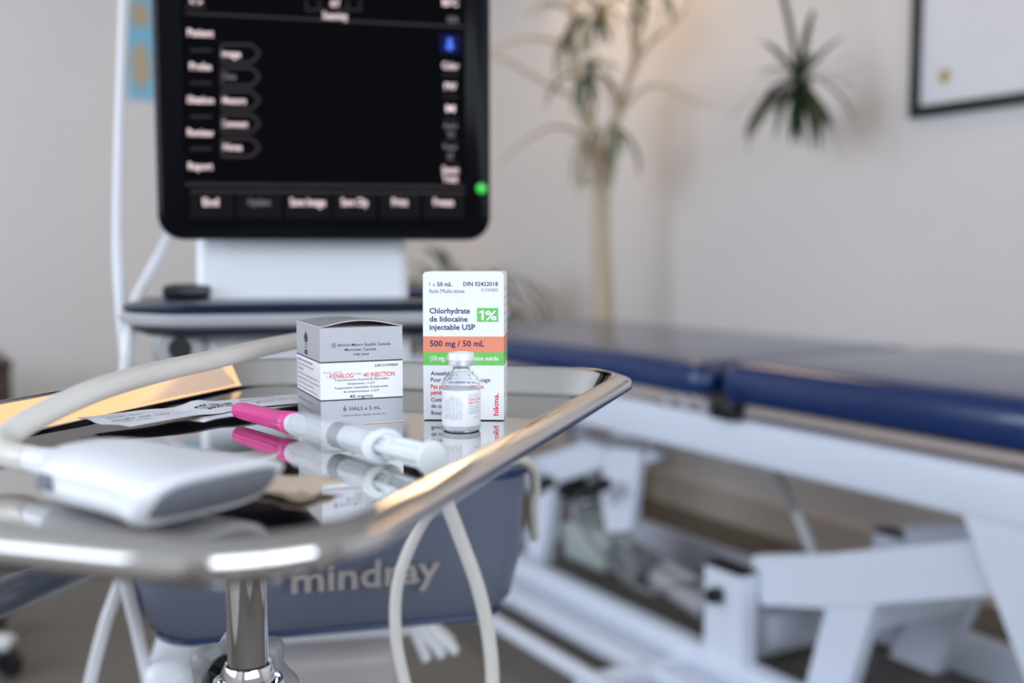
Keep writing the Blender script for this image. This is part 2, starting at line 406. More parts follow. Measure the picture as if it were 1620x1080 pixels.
# lower frame
for v in (1.70, 2.31): box('base_rail', (v, 2.1, .055), (.06, 2.6, .10), WMETAL, bed, .01, 3)
box('foot_bar', (1.38, 2.2, .075), (.035, 2.7, .03), WMETAL, bed, .008)
box('side_step', (1.605, 2.2, .035), (.085, 2.9, .05), WMETAL, bed, .012, 3)
for u in (1.0, 2.0, 3.2): box('base_crossbar', (1.86, u, .04), (.98, .05, .05), WMETAL, bed, .006)
# plates in the v plane
def plate(name, poly, v, th, m=WMETAL):
    bm = bmesh.new(); prism(bm, poly, v - th / 2, v + th / 2, lambda a, b, c: Vector((c, a, b)))
    bmesh.ops.bevel(bm, geom=[e for e in bm.edges], offset=.004, segments=1, affect='EDGES')
    return obj(name, bm, m, bed)
for v in (VF, VB):
    plate('slanted_leg', [(1.30, .60), (1.13, .60), (1.03, .30), (.93, .02), (1.02, .02), (1.11, .30), (1.25, .57)], v, .044)
    plate('lift_arm', [(1.83, .345), (1.80, .235), (1.60, .285), (1.20, .425), (1.10, .46), (1.10, .57), (1.20, .535), (1.60, .405)], v + (.03 if v == VF else -.03), .045)
    if v == VF: plate('lower_strut', [(1.59, .33), (1.46, .37), (1.545, .08), (1.66, .08)], v + .03, .038)
    else: plate('lower_strut', [(1.60, .33), (1.46, .37), (1.60, .06), (1.74, .06)], v - .18, .045)
    plate('upright_post', [(1.93, .10), (1.93, .31), (1.80, .31), (1.80, .10)], v - .02, .05)
    if v == VF: plate('hinge_plate', [(2.36, .57), (2.24, .57), (2.29, .30), (2.40, .27), (2.44, .40)], v + .02, .03)
    if v == VF: plate('lift_arm', [(2.19, .57), (2.42, .545), (2.86, .40), (2.86, .29), (2.42, .455), (2.22, .50)], v + .05, .045)
    if v == VF: plate('slanted_leg', [(2.79, .40), (2.70, .36), (2.77, .08), (2.88, .08)], v + .05, .045)
    plate('slanted_leg', [(3.40, .58), (3.30, .58), (3.30, .08), (3.40, .08)], v, .045)
    box('post_cap', (v - .02, 1.865, .315), (.052, .125, .014), BLACK, bed, .004)
for v, u, z in ((VF - .055, 1.875, .25),):
    lathe('knob', [(0, 0), (.018, 0), (.020, .008), (.020, .03), (.016, .036), (0, .036)], BLACK, bed, 20, Matrix.Translation((v - .02, u, z)) @ Matrix.Rotation(PI / 2, 4, 'Y'))
beam('cross_panel', (1.78, 1.55, .285), (2.12, 1.55, .285), .04, .09, m=WMETAL)
beam('cross_panel', (1.78, 1.86, .16), (2.28, 1.86, .16), .10, .08, m=WMETAL)
tube('gas_strut', [(1.80, 1.84, .57), (1.80, 1.67, .33)], .009, GREY, bed, smooth=False)
tube('gas_strut', [(1.80, 1.75, .457), (1.80, 1.66, .316)], .014, LGREY, bed, smooth=False)
# end clips under cushions, bolts
box('cushion_stop', (1.69, 1.87, .688), (.04, .075, .045), BLACK, bed, .004)
for u in (1.96, 2.03, 2.10): lathe('bolt', [(0, 0), (.014, 0), (.016, .012), (.010, .03), (0, .032)], LGREY, bed, 12, Matrix.Translation((1.705, u, .668)))
# motor and linkage in the middle
mu, mv, mz = 2.50, 1.78, .22
lathe('motor', [(0, -.11), (.05, -.11), (.058, -.10), (.058, .09), (.045, .11), (0, .11)], mat('grey green motor housing', (.22, .25, .23), .5), bed, 24, Matrix.Translation((1.90, 2.62, .25)) @ Matrix.Rotation(1.2, 4, 'X'))
box('gearbox', (1.86, 2.62, .17), (.12, .22, .12), mat('pale green gearbox', (.42, .46, .44), .5), bed, .02, 3)
tube('actuator_rod', [(1.88, 2.52, .20), (1.88, 2.25, .17), (1.88, 1.95, .15)], .018, LGREY, bed, smooth=False)
tube('actuator_tube', [(1.85, 2.38, .16), (1.85, 2.1, .115)], .034, LGREY, bed, smooth=False)
lathe('motor_cap', [(0, 0), (.05, 0), (.05, .05), (.03, .07), (0, .07)], GREY, bed, 24, Matrix.Translation((1.80, 2.36, .185)) @ Matrix.Rotation(PI / 2, 4, 'Y') @ Matrix.Translation((0, 0, -.03)))
for u, z in ((2.62, .375), (2.345, .42)):
    tube('locking_lever', [(1.66, u + .045, z - .03), (1.66, u, z), (1.66, u - .045, z + .018)], lambda t: .016 + .006 * math.sin(t * 3), BLACK, bed, seg=10)
box('control_box', (1.80, 2.68, .35), (.06, .11, .09), BLACK, bed, .015, 3)
tube('power_lead', [(1.78, 2.60, .34), (1.72, 2.52, .30), (1.72, 2.42, .22), (1.80, 2.3, .12), (1.85, 2.1, .2), (1.83, 1.98, .14)], .008, GREY, bed, seg=8)
tube('hinge_bar', [(1.72, 2.45, .53), (1.72, 2.15, .555)], .014, GREY, bed, smooth=False)
lathe('table_caster', [(0, -.015), (.045, -.015), (.05, -.008), (.05, .008), (.045, .015), (0, .015)], BLACK, bed, 24, Matrix.Translation((1.36, 3.0, .05)) @ Matrix.Rotation(PI / 2, 4, 'Y'))

# ------------------------------------------------------------------ ultrasound cart
CY = math.radians(12)
cart = thing('ultrasound_machine', 'white ultrasound cart with dark shelf and large black touchscreen behind the tray', 'ultrasound machine', (-.215, 1.20, 0), CY)
def rloop(hx0, hx1, y0, y1, z, rf, rb, n=10, inset=0):
    x0, x1, y0, y1 = hx0 + inset, hx1 - inset, y0 + inset, y1 - inset; out = []
    for cx, cy, a0, r in ((x1 - rb, y1 - rb, 0, rb), (x0 + rb, y1 - rb, 90, rb), (x0 + rf, y0 + rf, 180, rf), (x1 - rf, y0 + rf, 270, rf)):
        for k in range(n + 1):
            a = math.radians(a0 + 90 * k / n); out.append(Vector((cx + r * math.cos(a), cy + r * math.sin(a), z)))
    # bow the front
    for p in out:
        if p.y < 0: p.y -= .035 * max(0, 1 - (p.x / .2) ** 2)
    return out
bm = bmesh.new(); loops(bm, [rloop(-.203, .203, -.115, .12, z, .07, .05, inset=i) for z, i in ((.990, .002), (.996, .0), (.999, .006), (1.0, .02))]); obj('shelf_top', bm, NAVYP, cart)
bm = bmesh.new(); loops(bm, [rloop(-.203, .203, -.115, .12, z, .07, .05, inset=i) for z, i in ((.975, .006), (.980, -.002), (.986, -.003), (.990, .001))]); obj('shelf_rim', bm, LGREY, cart)
bm = bmesh.new(); loops(bm, [rloop(-.203, .203, -.115, .12, z, .07, .05, inset=i) for z, i in ((.962, .05), (.966, .02), (.971, .008), (.975, .005))]); obj('shelf_underside', bm, NAVYP, cart)
bm = bmesh.new(); loops(bm, [[Vector((a - .016, b + .052, z)) for a, b in rr(.118 - i, .046 - i, .014, 6)] for z, i in ((1.0, 0), (1.10, .003), (1.17, .006))]); obj('monitor_neck', bm, WPLAST, cart)
box('neck_foot', (-.01, .06, 1.006), (.30, .07, .014), NAVYP, cart, .005)
box('neck_foot', (-.142, .03, 1.008), (.05, .08, .014), BLACK, cart, .004)
box('column', (-.012, -.01, .80), (.212, .14, .34), WPLAST, cart, .012, 3)
box('column_corner', (-.112, -.075, .80), (.02, .02, .33), WPLAST, cart, .008, 3)
box('lower_housing', (-.034, .0, .50), (.225, .22, .27), mat('shade-darkened housing plastic', (.42, .38, .38), .4), cart, .02, 4)  # housing colour darkened to hold the shade under the bin
box('lower_housing_side', (-.16, -.02, .47), (.05, .20, .33), WPLAST, cart, .018, 4)
box('base_column', (-.012, .0, .22), (.16, .16, .30), LGREY, cart, .01)
for a in (45, 135, 225, 315):
    d = Vector((math.cos(math.radians(a)), math.sin(math.radians(a)), 0))
    o = beam('base_leg', d * .05 + Vector((0, 0, .12)), d * .30 + Vector((0, 0, .09)), .05, .035, cart, WPLAST)
    cst = lathe('caster', [(0, -.012), (.034, -.012), (.038, -.006), (.038, .006), (.034, .012), (0, .012)], BLACK, cart, 20, Matrix.Translation(d * .29 + Vector((0, 0, .038))) @ Matrix.Rotation(math.radians(a + 90), 4, 'Z') @ Matrix.Rotation(PI / 2, 4, 'Y'))
    box('caster_fork', d * .29 + Vector((0, 0, .07)), (.02, .045, .03), GREY, cart, .003)
# socket plate at the left
lathe('socket_ring', [(.010, 0), (.026, 0), (.028, .006), (.022, .014), (.012, .014)], LGREY, cart, 24, Matrix.Translation((-.142, -.082, .953)) @ Matrix.Rotation(PI / 2, 4, 'X'), close=True)
lathe('socket', [(0, 0), (.012, 0), (.012, .006), (0, .006)], BLACK, cart, 20, Matrix.Translation((-.142, -.084, .953)) @ Matrix.Rotation(PI / 2, 4, 'X'))
box('socket_plate', (-.135, -.06, .94), (.05, .04, .06), LGREY, cart, .008)
box('yellow_label', (-.02, -.0815, .934), (.05, .003, .009), YEL, cart, .001)
# brackets right of column
for k in range(3): box('cable_bracket', (.098 + .016 * k, -.03 + .03 * k, .625 - .012 * k), (.012, .05, .07), WPLAST, cart, .004, rot=Matrix.Rotation(-.4 - .2 * k, 3, 'Y'))
box('bracket_arm', (.12, .0, .665), (.13, .03, .02), WPLAST, cart, .004)

# monitor
MLOC = Vector((-.208, 1.17, 1.30))
MI = (Matrix.Translation(MLOC) @ Matrix.Rotation(CY, 4, 'Z')).inverted()
def mp(px, py):
    o_ = MI @ Vector((0, 0, H)); r = MI.to_3x3() @ ray(px, py); t = (-.0205 - o_.y) / r.y; q = o_ + r * t; return q.x, q.z
xl = mp(250, 340)[0]; xr = mp(776, 340)[0]; zb = mp(510, 377)[1]; zt = zb + .40
hx, hz = (xr - xl) / 2, (zt - zb) / 2; cx, cz = (xr + xl) / 2, (zb + zt) / 2
mf = lambda ins, y, r=.024: [Vector((cx + a, y, cz + b)) for a, b in rr(hx - ins, hz - ins, r, 8)]
bm = bmesh.new(); loops(bm, [mf(.004, -.0185), mf(0, -.015), mf(0, .004), mf(.004, .008)]); mon = obj('monitor', bm, GLOSSB, cart); mon.location = Matrix.Rotation(-CY, 4, 'Z') @ (MLOC - cart.location); mon['label'] = 'large black touchscreen monitor with menu buttons'
bm = bmesh.new(); loops(bm, [mf(-.0018, -.010, .026), mf(-.0018, .0, .026), mf(.004, .009, .024)]); obj('edge_band', bm, mat('slate blue edge', (.04, .06, .10), .3), mon)
bm = bmesh.new(); loops(bm, [mf(.005, .009), mf(.012, .022), mf(.05, .04), mf(.09, .045)]); obj('rear_shell', bm, WPLAST, mon)
sx0 = mp(293, 340)[0]; sx1 = mp(737, 340)[0]; sz0 = mp(510, 350)[1]
bm = bmesh.new(); addquad(bm, sx0, sz0, sx1, zt - .03, lambda a, b: Vector((a, -.0187, b))); obj('screen', bm, SCREEN, mon)
MY = -.0190
mpl = lambda a, b: Vector((a, MY, b))
def mt(bm, s, px, py, hpx, wpx=None, al='C', bold=.02, m=None):
    bm = bmesh.new(); m = m or UI
    x, z = mp(px, py); k_ = 1.18 / F
    addtext(bm, s, x, z - hpx * k_ / 2, mpl, cap=hpx * k_, width=(wpx * k_ / math.cos(CY)) if wpx else None, align=al, bold=bold)
    obj('menu_word', bm, m, mon, smooth=False)
for s, y, wd in (('Patient', 51, 36), ('Probe', 104, 30), ('iStation', 157, 37), ('Review', 209, 36), ('Report', 262, 34)): mt(bm, s, 317, y, 11, wd)
for s, x, y, wd in (('Image', 365, 84, 28), ('Measure', 370, 158, 34), ('Comment', 371, 195, 37), ('iNote', 367, 232, 28)): mt(bm, s, x, y, 10, wd)
for s, x, wd in (('End', 333, 22), ('Save Image', 487, 52), ('Save Clip', 561, 40), ('Print', 633, 24), ('Freeze', 702, 31)): mt(bm, s, x, 319, 12, wd)
for s, y, wd in (('Color', 103, 25), ('PW', 136, 18), ('M', 171, 13), ('Smart', 268, 26), ('Track', 282, 24), ('B/C', 3, 24)): mt(bm, s, 713, y, 11, wd)
mt(bm, 'Scanning', 530, 24, 11, 36); mt(bm, '4/7', 530, 5, 10, 14); mt(bm, '< >', 310, 2, 10, 18)
for a_ in (('Cine', 363, 120, 9, 18), ('Update', 410, 319, 10, 32), ('Auto', 713, 198, 8, 22), ('TDI', 713, 212, 8, 12), ('Power', 713, 232, 8, 22), ('iZ', 713, 246, 8, 10), ('GN', 716, 30, 9, 16)): mt(None, *a_, m=UID)
bm = bmesh.new()
def mq(x0, y0, x1, y1):
    a, b = mp(x0, y1), mp(x1, y0); addquad(bm, a[0], a[1], b[0], b[1], mpl)
def mline(p, q, w_=2.4):
    a, b = Vector(mp(*p)), Vector(mp(*q)); n_ = Vector((-(b - a).y, (b - a).x)).normalized() * w_ * .00035
    bm.faces.new([bm.verts.new(mpl(*c_)) for c_ in (a - n_, b - n_, b + n_, a + n_)])
for y in (79, 131, 184, 235): mline((301, y), (335, y), 3.2)
for y in (84, 121, 158, 195, 233):
    pts = [(351, y - 14), (398, y - 14), (411, y), (398, y + 14), (351, y + 14)]
    for a, b in zip(pts, pts[1:] + pts[:1]): mline(a, b, 4)
mline((293, 20), (735, 42), 3.5); mline((293, 291), (735, 295), 4.5); mline((301, 302), (735, 305), 4)
for y in (118, 153, 188, 224, 258): mline((700, y), (726, y), 2)
for x in (485, 505, 550, 570): mline((x, 0), (x, 16), 2.5)
mline((485, 15), (572, 15), 2.5); mline((293, 10), (325, 10), 3)
obj('menu_outlines', bm, UIL, mon, smooth=False)
bm = bmesh.new()
MY = -.0188
for x0, x1 in ((300, 368), (375, 445), (452, 522), (528, 595), (602, 664), (671, 735)): mq(x0, 306, x1, 345)
obj('button_bar', bm, UIBAR, mon, smooth=False)
bm = bmesh.new(); mq(697, 55, 728, 83); obj('blue_icon_tile', bm, UIBD, mon, smooth=False)
MY = -.0192
bm = bmesh.new(); mline((712, 60), (712, 78), 7); mline((706, 72), (712, 79), 3); mline((718, 72), (712, 79), 3); obj('blue_icon', bm, UIB, mon, smooth=False)
x, z = mp(762, 298)
lathe('power_lamp', [(0, 0), (.0062, 0), (.0055, .002), (0, .0026)], LEDG, mon, 20, Matrix.Translation((x, -.0185, z)) @ Matrix.Rotation(PI / 2, 4, 'X'))

# bin
BY = math.radians(15)
bn = thing('storage_bin', 'translucent smoky blue storage bin hanging on the cart below the tray', 'bin', (-.170, 1.005, 0), BY)
def binloop(z, hx_, d0, d1, n=12, r=.03):
    out = []
    for a, b in rr(hx_, (d1 - d0) / 2, r, n):
        y = b + (d0 + d1) / 2
        if b < 0: y -= .022 * max(0, 1 - (a / hx_) ** 2)
        out.append(Vector((a, y, z)))
    return out
ZT, ZB = .845, .705
bm = bmesh.new(); loops(bm, [binloop(ZT, .181, -.055, .065), binloop(.76, .177, -.050, .062), binloop(ZB + .015, .170, -.042, .06), binloop(ZB, .158, -.032, .052),
                             binloop(ZB + .004, .156, -.030, .050), binloop(ZB + .017, .167, -.039, .057), binloop(ZT, .178, -.052, .062)], capends=False, closed=False)
bm.faces.new([bm.verts.new(v) for v in binloop(ZB, .158, -.032, .052)]); obj('bin_wall', bm, BIN, bn)
bm = bmesh.new(); L = binloop(ZB - .001, .160, -.034, .054); addtube(bm, L + [L[0]], .003, 8, smooth=False, cap=False); obj('bottom_edge', bm, BINRIM, bn)
bm = bmesh.new(); L = binloop(ZT, .182, -.056, .066); addtube(bm, L + [L[0]], .004, 8, smooth=False, cap=False); obj('rim', bm, BINRIM, bn)
tube('side_edge', [(-.180, -.020, ZT), (-.176, -.016, .76), (-.169, -.01, ZB + .015), (-.155, -.006, ZB)], .003, BINRIM, bn, seg=8)
def bfront(a, b):
    t = (ZT - b) / (ZT - ZB); hxx = .181 - .011 * t
    return Vector((a, -.055 + .013 * t - .022 * max(0, 1 - (a / hxx) ** 2) - .0015, b))
bm = bmesh.new(); addtext(bm, 'mindray', -.044, .751, bfront, cap=.026, width=.134, bold=.02); obj('logo_lettering', bm, LOGO, bn, smooth=False)
box('contents', (-.03, .02, .765), (.20, .06, .09), mat('grey gel packs', (.30, .33, .42), .5), bn, .02, 3)
box('hanger', (-.03, .085, .83), (.10, .05, .02), LGREY, bn, .003)

# ------------------------------------------------------------------ cables behind
cv = thing('white_power_cable', 'white cable hanging straight down left of the monitor, past the tray edge', 'cable')
tube('cable_strand', [at(x, y, d) for x, y, d in ((200, -60, 1.3), (195, 60, 1.28), (189, 250, 1.26), (187, 400, 1.24), (193, 500, 1.22), (204, 620, 1.18), (205, 760, 1.15), (193, 900, 1.12), (165, 990, 1.1), (140, 1090, 1.1), (120, 1200, 1.1))], .0062, CABLEW, cv)
cv2 = thing('white_probe_cable', 'white cable slanting from under the monitor down the cart left side', 'cable')
tube('cable_strand', [at(x, y, d) for x, y, d in ((285, 340, 1.26), (262, 385, 1.23), (236, 432, 1.20), (215, 475, 1.15), (204, 530, 1.08), (196, 620, 1.07), (192, 760, 1.08), (197, 905, 1.07), (217, 1000, 1.07), (236, 1090, 1.07), (250, 1200, 1.07))], .0058, CABLEW, cv2)
lp = thing('looped_probe_cable', 'cream cable hanging in a long teardrop loop in front of the blue bin', 'cable')
tube('cable_strand', [at(x, y, d) for x, y, d in ((775, 1200, .86), (779, 1080, .86), (772, 1000, .86), (755, 925, .855), (728, 850, .85), (703, 785, .845), (686, 735, .84), (700, 700, .83))], .0058, CABLE, lp)
tube('cable_strand', [at(x, y, d) for x, y, d in ((670, 1200, .87), (643, 1090, .87), (627, 1010, .87), (628, 930, .87), (651, 860, .87), (690, 795, .87), (735, 752, .89), (778, 730, .92), (815, 724, .96), (841, 738, 1.0), (847, 768, 1.03), (843, 800, 1.05), (846, 850, 1.09))], .0050, CABLE, lp)

# dark tube at left and stool
ar = thing('chair_armrest', 'dark glossy curved armrest tube rising into the frame at the lower left', 'chair')
tube('armrest', [at(x, y, d) for x, y, d in ((-220, 1010, .80), (-120, 985, .84), (-30, 958, .88), (40, 930, .92), (110, 900, .98), (160, 870, 1.05))], .0165, mat('dark slate tube', (.10, .11, .14), .25, .2, coat=.5), ar, seg=20)
tube('chair_leg', [at(-225, 1012, .80), Vector((at(-225, 1012, .8).x, .80, .01))], .014, BLACK, ar, smooth=False)
tube('chair_leg', [at(150, 878, 1.02), at(120, 880, 1.10), Vector((at(-60, 900, 1.2).x - .05, 1.3, .72))], .013, BLACK, ar)
st = thing('rolling_stool_base', 'white five legged stool base on black casters at the lower left corner', 'stool', (-1.55, 2.62, 0), 0)
lathe('hub', [(0, .06), (.035, .06), (.04, .12), (.025, .16), (.025, .38), (0, .38)], WPLAST, st, 20)
for i in range(5):
    a = math.radians(-4 + 72 * i); d = Vector((math.cos(a), math.sin(a), 0))
    beam('leg', d * .03 + Vector((0, 0, .11)), d * .31 + Vector((0, 0, .085)), .045, .03, st, WPLAST)
    box('caster_stem', d * .30 + Vector((0, 0, .068)), (.02, .02, .03), BLACK, st)
    lathe('caster', [(.012, -.016), (.030, -.016), (.034, -.008), (.034, .008), (.030, .016), (.012, .016)], BLACK, st, 20, Matrix.Translation(d * .30 + Vector((0, 0, .034))) @ Matrix.Rotation(a + 1.2, 4, 'Z') @ Matrix.Rotation(PI / 2, 4, 'Y'), close=True)
lathe('seat', [(0, .38), (.17, .38), (.18, .40), (.17, .44), (0, .45)], NAVYV, st, 32)

# ------------------------------------------------------------------ tray stand
ST = thing('tray_stand', 'chrome pole stand with grey star knob carrying the steel tray', 'stand', (-.1425, .564, 0), 0)
lathe('pole', [(0, .70), (.0108, .70), (.0108, .9485), (0, .9485)], CHROME, ST, 48)
lathe('collar', [(.0112, .812), (.0135, .815), (.0142, .818), (.0142, .826), (.0125, .8295), (.0112, .8285)], CHROME, ST, 48, close=True)
lathe('outer_sleeve', [(.0155, .06), (.0155, .818), (.0168, .8205), (.0185, .8205), (.0192, .818), (.0192, .79), (.0170, .786), (.0170, .06)], CHROME, ST, 48, close=True)
# star knob behind pole
bm = bmesh.new(); n = 84; lo = []
def kn(r, y, amp):
    return [Vector(((r + amp * math.cos(7 * (2 * PI * k / n) + .5)) * math.cos(2 * PI * k / n), y, (r + amp * math.cos(7 * (2 * PI * k / n) + .5)) * math.sin(2 * PI * k / n))) for k in range(n)]
loops(bm, [kn(.0275, 0, .0018), kn(.0285, .004, .0034), kn(.0285, .012, .0034), kn(.026, .016, .002), kn(.010, .018, 0), kn(.008, .012, 0), kn(.0185, .010, 0), kn(.0195, .0, 0), kn(.0215, -.0015, .0006)], capends=False, closed=True)
kb = obj('star_knob', bm, mat('mid grey knob plastic', (.26, .26, .27), .45, var=.06), ST, ang=50); kb.location = (-.0125, .028, .8050)
bm = bmesh.new(); addlathe(bm, [(0, 0), (.0192, 0), (.0192, .003), (0, .003)], 32, Matrix.Translation((0, .0105, 0)) @ Matrix.Rotation(PI / 2, 4, 'X'))
for i in range(8):
    a = i * PI / 4 + .3; addbox(bm, (.013 * math.cos(a), .004, .013 * math.sin(a)), (.012, .010, .0015), rot=Matrix.Rotation(-a, 3, 'Y'))
addlathe(bm, [(0, -.01), (.006, -.01), (.006, .01), (0, .01)], 20, Matrix.Rotation(PI / 2, 4, 'X'))
o = obj('knob_ribs', bm, mat('dark knob ribs', (.03, .035, .04), .4), kb)
box('support_bar', (.006, 0, .9445), (.05, .30, .005), GUNM, ST, .001, rot=Matrix.Rotation(-math.radians(17.2), 3, 'Z'))
for a in (20, 160, 270):
    d = Vector((math.cos(math.radians(a)), math.sin(math.radians(a)), 0)); tube('foot', [Vector((0, 0, .075)), d * .28 + Vector((0, 0, .05))], .014, CHROME, ST, smooth=False)
    lathe('caster', [(0, -.01), (.022, -.01), (.025, 0), (.022, .01), (0, .01)], BLACK, ST, 16, Matrix.Translation(d * .27 + Vector((0, 0, .025))) @ Matrix.Rotation(PI / 2, 4, 'Y'))

# ------------------------------------------------------------------ steel tray
tray = thing('instrument_tray', 'polished stainless steel instrument tray with rolled rim holding the cartons', 'tray', (-.132, .564, .95), -math.radians(17.2))
prof = [(.0015, .0105), (0, .0105), (0, .0142), (.0006, .0156), (.0020, .0165), (.0090, .0189), (.0106, .0191), (.0120, .0183), (.0130, .0170), (.0134, .0164),
        (.0216, .0040), (.0220, .0034), (.0230, .0018), (.0246, .0005), (.0262, .0001), (.028, 0)]
und = [(.030, -.0012), (.0250, -.0008), (.0205, .0045), (.0125, .0150), (.0115, .0165), (.0040, .0158), (.0018, .0148)]
tl = lambda ins, z: [Vector((a, b, z)) for a, b in rr(.160 - ins, .250 - ins, .058 - ins * .9, 16)]
bm = bmesh.new(); loops(bm, [tl(*p_) for p_ in prof + und], capends=False, closed=False)
R_ = tl(*prof[-1]); bm.faces.new([bm.verts.new(v) for v in R_]); bm.faces.new([bm.verts.new(v) for v in tl(*und[0])][::-1])
bmesh.ops.remove_doubles(bm, verts=bm.verts, dist=1e-6)
# close outer lip
bmesh.ops.recalc_face_normals(bm, faces=bm.faces[:])
obj('tray_pan', bm, STEEL, tray, ang=60)

# ------------------------------------------------------------------ steroid carton
TZ = .95
kb_rot = math.radians(22.7)
KW, KD, KH = .0492, .066, .0566
kc = thing('silver_vial_carton', 'small silver and white vial carton with bulging open lid on the steel tray', 'carton', (-.1102, .6141, TZ), kb_rot)
bm = bmesh.new(); zs = [0, .0142, .0150, .0363, .0371, KH]; ms = [0, 2, 1, 2, 0]
ring = [(0, 0), (KW, 0), (KW, KD), (0, KD)]
Rg = [[bm.verts.new((a, b, z + (.0004 if z else 0))) for a, b in ring] for z in zs]
for i in range(5):
    for k_ in range(4):
        f = bm.faces.new((Rg[i][k_], Rg[i][(k_ + 1) % 4], Rg[i + 1][(k_ + 1) % 4], Rg[i + 1][k_])); f.material_index = ms[i]
bm.faces.new(Rg[0][::-1]).material_index = 1
f = bm.faces.new(Rg[-1]); f.material_index = 1
obj('carton_body', bm, [SILVER, PAPER, LINE], kc, smooth=False)
bm = bmesh.new(); n = 14; top = []; bot = []
def arch(t, s): return KH + .0005 + .0036 * math.sin(PI * min(1, t * 1.02)) ** 1.1 * (.35 + .65 * (1 - s) if True else 1) + .0002
for s in (0, .25, .5, .75, 1):
    top.append([bm.verts.new((KW * t / n - .0002 * 0, KD * s - .0004 * (s == 0), arch(t / n, s * .6) + .0004)) for t in range(n + 1)])
    bot.append([bm.verts.new((KW * t / n, KD * s - .0004 * (s == 0), arch(t / n, s * .6) - .0001)) for t in range(n + 1)])
for G, mi in ((top, 0), (bot, 1)):
    for a, b in zip(G, G[1:]):
        for k_ in range(n): bm.faces.new((a[k_], a[k_ + 1], b[k_ + 1], b[k_])).material_index = mi
for G0, G1 in ((top[0], bot[0]), (top[-1], bot[-1])):
    for k_ in range(n): bm.faces.new((G0[k_], G0[k_ + 1], G1[k_ + 1], G1[k_])).material_index = 1
for k_ in range(4):
    for e_ in (0, n): bm.faces.new((top[k_][e_], top[k_ + 1][e_], bot[k_ + 1][e_], bot[k_][e_])).material_index = 1
bmesh.ops.recalc_face_normals(bm, faces=bm.faces[:])
obj('lid_flap', bm, [SILVER, PAPEREDGE], kc, ang=40)
bm = bmesh.new()
ltop = lambda a, b: Vector((a * .001, b * .001, arch(a * .001 / KW, b * .001 / KD * .6) + .0006))
for i, (s_, wd) in enumerate((('KENALOG-40 INJECTION', 30), ('Triamcinolone Acetonide Injectable', 32), ('Suspension, U.S.P.', 20), ('Bristol-Myers Squibb Canada', 28))): addtext(bm, s_, 24, 46 - 9 * i, ltop, cap=3.2, width=wd, align='C')
obj('lid_lettering', bm, INKG, kc, smooth=False)
box('bottom_flap', (KW - .012, -.0002, .0006), (.024, .0006, .0008), PAPEREDGE, kc)
ff = lambda a, b: Vector((a * .001, -.00012, b * .001))          # front face, mm
lf = lambda a, b: Vector((-.00012, KD - a * .001, b * .001))     # left face, mm from the back edge
bm = bmesh.new()
T_ = lambda *a, **k_: addtext(bm, *a, **k_)
T_('Bristol-Myers Squibb Canada', 10.6, 46.2, ff, cap=1.55, width=31.3, bold=.012)
T_('Montréal, Canada', 23.8, 43.4, ff, cap=1.5, width=18.5, align='C', bold=.012)
T_('H4S 0A4', 24.2, 40.6, ff, cap=1.4, width=9, align='C', bold=.012)
T_('DIN 01999869', 46.4, 33.6, ff, cap=1.6, width=14, align='R', bold=.014)
T_('Triamcinolone Acetonide Injectable', 24.2, 26.0, ff, cap=1.35, width=32.5, align='C', bold=.008)
T_('Suspension, U.S.P.', 24.2, 23.7, ff, cap=1.35, width=16.6, align='C', bold=.008)
T_("Suspension injectable d'acétonide", 24.2, 21.4, ff, cap=1.35, width=31.8, align='C', bold=.008)
T_('de triamcinolone, U.S.P.', 24.2, 19.1, ff, cap=1.35, width=21.5, align='C', bold=.008)
T_('40 mg/mL', 24.2, 15.9, ff, cap=1.9, width=14.6, align='C', bold=.014)
T_('6', 13.2, 8.4, ff, cap=3.3, width=1.9, bold=.0)
T_('VIALS x 5 mL', 16.3, 8.4, ff, cap=2.45, width=19.2, bold=.0)
T_('* of Bristol-Myers Squibb Canada Co.', 24.8, 5.2, ff, cap=1.1, width=27.5, align='C')
# arrow on left face
def poly(bm_, pts, f): bm_.faces.new([bm_.verts.new(f(*p_)) for p_ in pts])
ac = 28
poly(bm, [(ac, 53.0), (ac + 7, 49.2 - 1), (ac + 3.6, 48.6), (ac - 3.6, 48.6), (ac - 7, 48.2)], lf)
addquad(bm, ac - 3.8, 46.2, ac + 3.8, 49, lf); addquad(bm, ac - 3.8, 38.8, ac + 3.8, 41.6, lf)
T_('UP', ac, 44.4, lf, cap=1.2, width=6, align='C'); T_('HAUT', ac, 42.5, lf, cap=1.2, width=8, align='C')
obj('black_lettering', bm, INKK, kc, smooth=False)
bm = bmesh.new()
T_('KENALOG', 5.6, 27.8, ff, cap=2.75, width=13.7, bold=.012)
T_('®/MD', 19.8, 29.2, ff, cap=1.2, width=4.6)
T_('-40 INJECTION', 24.8, 27.8, ff, cap=2.75, width=19.5, bold=.012)
obj('red_lettering', bm, INKR, kc, smooth=False)
bm = bmesh.new()
T_('Sterile / Stérile', 1.7, 30.8, ff, cap=1.0, width=11)
T_('N', 3.6, 28.2, ff, cap=1.0, width=1.0)
bmesh.ops.create_circle(bm, cap_ends=False, radius=.0016, segments=6, matrix=Matrix())
bm.verts.ensure_lookup_table(); bmesh.ops.delete(bm, geom=bm.verts[-6:], context='VERTS')
for i in range(8):
    a = i * PI / 4; cx_, cy_ = 8.1 + 1.15 * math.cos(a), 46.9 + 1.15 * math.sin(a)
    poly(bm, [(cx_ + .42 * math.cos(j * PI / 4), cy_ + .42 * math.sin(j * PI / 4)) for j in range(8)], ff)
poly(bm, [(8.1 + .5 * math.cos(j * PI / 4), 46.9 + .5 * math.sin(j * PI / 4)) for j in range(8)], ff)
